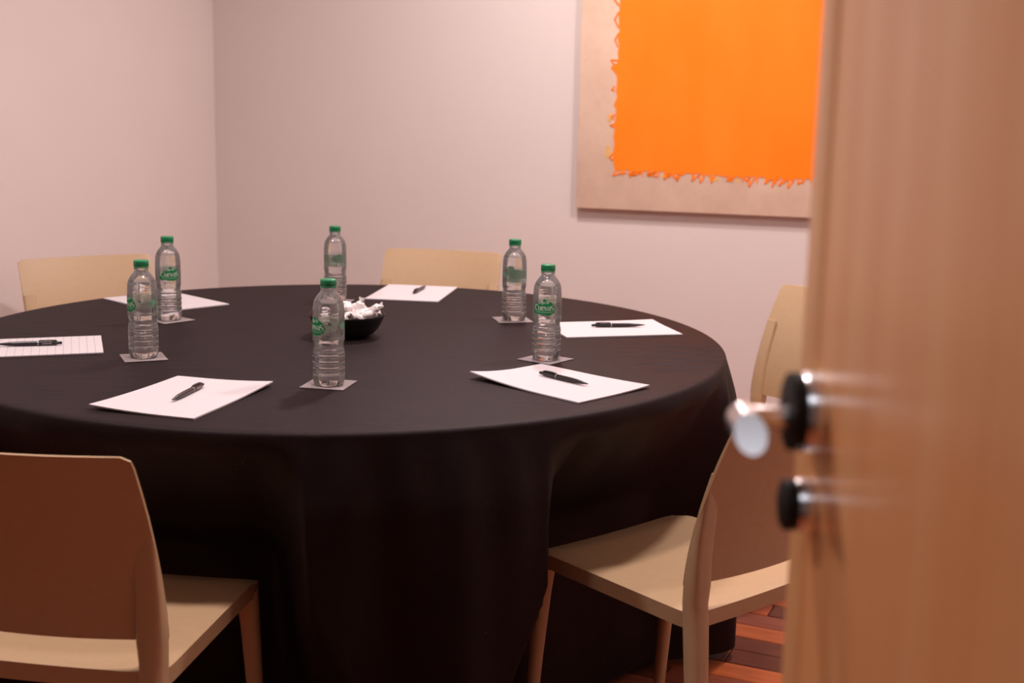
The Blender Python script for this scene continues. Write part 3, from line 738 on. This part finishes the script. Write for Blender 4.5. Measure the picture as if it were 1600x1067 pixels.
for e in [e for e in bm.edges if len(e.link_faces) == 1]:
    q = [bk_.setdefault(v, None) or bk_.__setitem__(v, bm.verts.new((v.co.x, yb, v.co.z))) or bk_[v] for v in e.verts]
    bm.faces.new((e.verts[0], e.verts[1], q[1], q[0]))
bmesh.ops.recalc_face_normals(bm, faces=bm.faces)
obj('orange_field', bm, M['orange'], pic, keep=True)
# brush-hair strokes that stray over the rim
bm = bmesh.new()
def stroke(p, wd):
    for a, b in zip(p, p[1:]):
        a, b = Vector(a), Vector(b); d = (b-a).normalized(); n = Vector((-d.y, d.x))*wd/2; a2 = a-d*wd*.3; b2 = b+d*wd*.3
        slab([tuple(a2+n), tuple(b2+n), tuple(b2-n), tuple(a2-n)], yf-.0004)
for p in ([(.140, .79), (.124, .765), (.141, .745)], [(.141, .72), (.127, .695), (.142, .667)], [(.143, .645), (.131, .622), (.142, .598)], [(.144, .549), (.119, .549), (.128, .535), (.141, .533)],
          [(.134, .455), (.126, .443), (.133, .439)], [(.139, .352), (.127, .344), (.134, .337)], [(.141, .318), (.125, .313), (.139, .306)], [(.139, .21), (.126, .197), (.133, .186), (.142, .19)],
          [(.150, .150), (.142, .128), (.165, .136), (.19, .14)], [(.20, .135), (.225, .132), (.243, .142), (.226, .152)], [(.27, .14), (.29, .132), (.31, .131)], [(.345, .142), (.352, .129), (.358, .142)]):
    stroke(p, .0055)
for k in range(24):
    x = .19+k*.036+rr.uniform(-.022, .022); b = .146-.012*min(1, max(0, (x-.2)/.5)); h = rr.uniform(.008, .030)
    if x < R0: stroke([(x, b), (x+rr.uniform(-.010, .010), b-h), (x+rr.uniform(.006, .018), b-rr.uniform(0, .006)), (x+.02, b)], .0050)
for k in range(16):
    z = .86+k*.01; 
bmesh.ops.triangulate(bm, faces=bm.faces[:])
st_ = obj('stray_strokes', bm, M['orange'], pic, keep=True); tag(st_, kind='stuff')
bm = bmesh.new(); yf = -P_T-.0010
for (x, z, w_, h_) in ((.118, .215, .016, .045), (.120, .34, .012, .03), (.116, .80, .016, .03), (.165, .150, .03, .014), (.33, .130, .012, .012), (.52, .128, .03, .014), (.60, .125, .012, .012)):
    slab([(x-w_/2, z-h_*.4), (x-w_*.2, z-h_/2), (x+w_/2, z-h_*.45), (x+w_*.45, z+h_*.4), (x+w_*.1, z+h_/2), (x-w_*.4, z+h_*.45)], yf)
bmesh.ops.triangulate(bm, faces=bm.faces[:])
obj('thin_wash', bm, M['orange_wash'], pic, keep=True)['kind'] = 'stuff'

# ------------------------------------------------------------------ open door
DX, DY0, DY1 = .2185, .135, .955
door = None
bm = bmesh.new(); box(bm, (DX, DY0, .008), (DX+.040, DY1-.052, 2.06), .0015, 2); door = obj('door_1', bm, M['door']); tag(door, 'open beech veneer door at right, out of focus', kind='structure')
bm = bmesh.new(); box(bm, (DX-.0006, DY1-.052, .008), (DX+.0406, DY1, 2.06), .002, 2); obj('edge_lipping', bm, M['lipping'], door)
HY, HZ, KZ = DY1-.062, 1.080, 1.011
def disc(name, z, rad, th, mat, parent):
    bm = bmesh.new()
    pf = [(DX, rad), (DX-th*.75, rad), (DX-th, rad-.0012)]
    loft(bm, [ellipse_ring((x, HY, z), (0, 1, 0), (0, 0, 1), r, r, 40) for x, r in pf]); ro = obj(name, bm, mat, parent)
    bm = bmesh.new(); loft(bm, [ellipse_ring((x, HY, z), (0, 1, 0), (0, 0, 1), r, r, 40) for x, r in ((DX-th-.0001, rad-.0008), (DX-th-.0085, rad-.0012), (DX-th-.0100, rad-.004))]); obj('face_plate', bm, M['black_metal'], ro)
    return ro
tag(disc('handle_rosette', HZ, .0290, .0125, M['chrome'], door), 'round chrome and black handle rosette')
lk = tag(disc('lock_rosette', KZ, .0195, .0125, M['chrome'], door), 'small chrome and black lock rosette')
bm = bmesh.new(); 
LXX = DX-.0535; LZ = HZ-.0055
path = [(DX-.008, HY, LZ), (DX-.030, HY, LZ), (DX-.044, HY, LZ), (LXX+.004, HY-.002, LZ), (LXX, HY-.006, LZ)]
tube(bm, path, [.0088, .0086, .0088, .0094, .0080], 28); lev = obj('lever', bm, M['chrome'], door, 50)
# the arm runs towards the hinge and ends in a long slanting flat
bm = bmesh.new(); n_ = 40; rx, rz = .0110, .0128; start, end = [], []
for i in range(n_):
    a = 2*PI*i/n_; dx, dz = rx*cos(a), rz*sin(a)
    start.append((LXX+dx, HY+.004, LZ-.002+dz)); end.append((LXX+dx, HY-.034-.29*dx+.75*dz, LZ-.003+dz))
loft(bm, [start, end]); bmesh.ops.bevel(bm, geom=[e for e in bm.edges if all(v.co.y < HY-.012 for v in e.verts) and len(e.link_faces) == 2 and e.calc_face_angle(0) > .35], offset=.0012, segments=2, affect='EDGES')
obj('lever_arm', bm, M['chrome'], lev, 40)
for z in (.25, 1.05, 1.85):
    bm = bmesh.new(); tube(bm, [(DX-.006, DY0, z-.045), (DX-.006, DY0, z+.045)], [.006, .006], 14); obj('hinge', bm, M['chrome'], door)
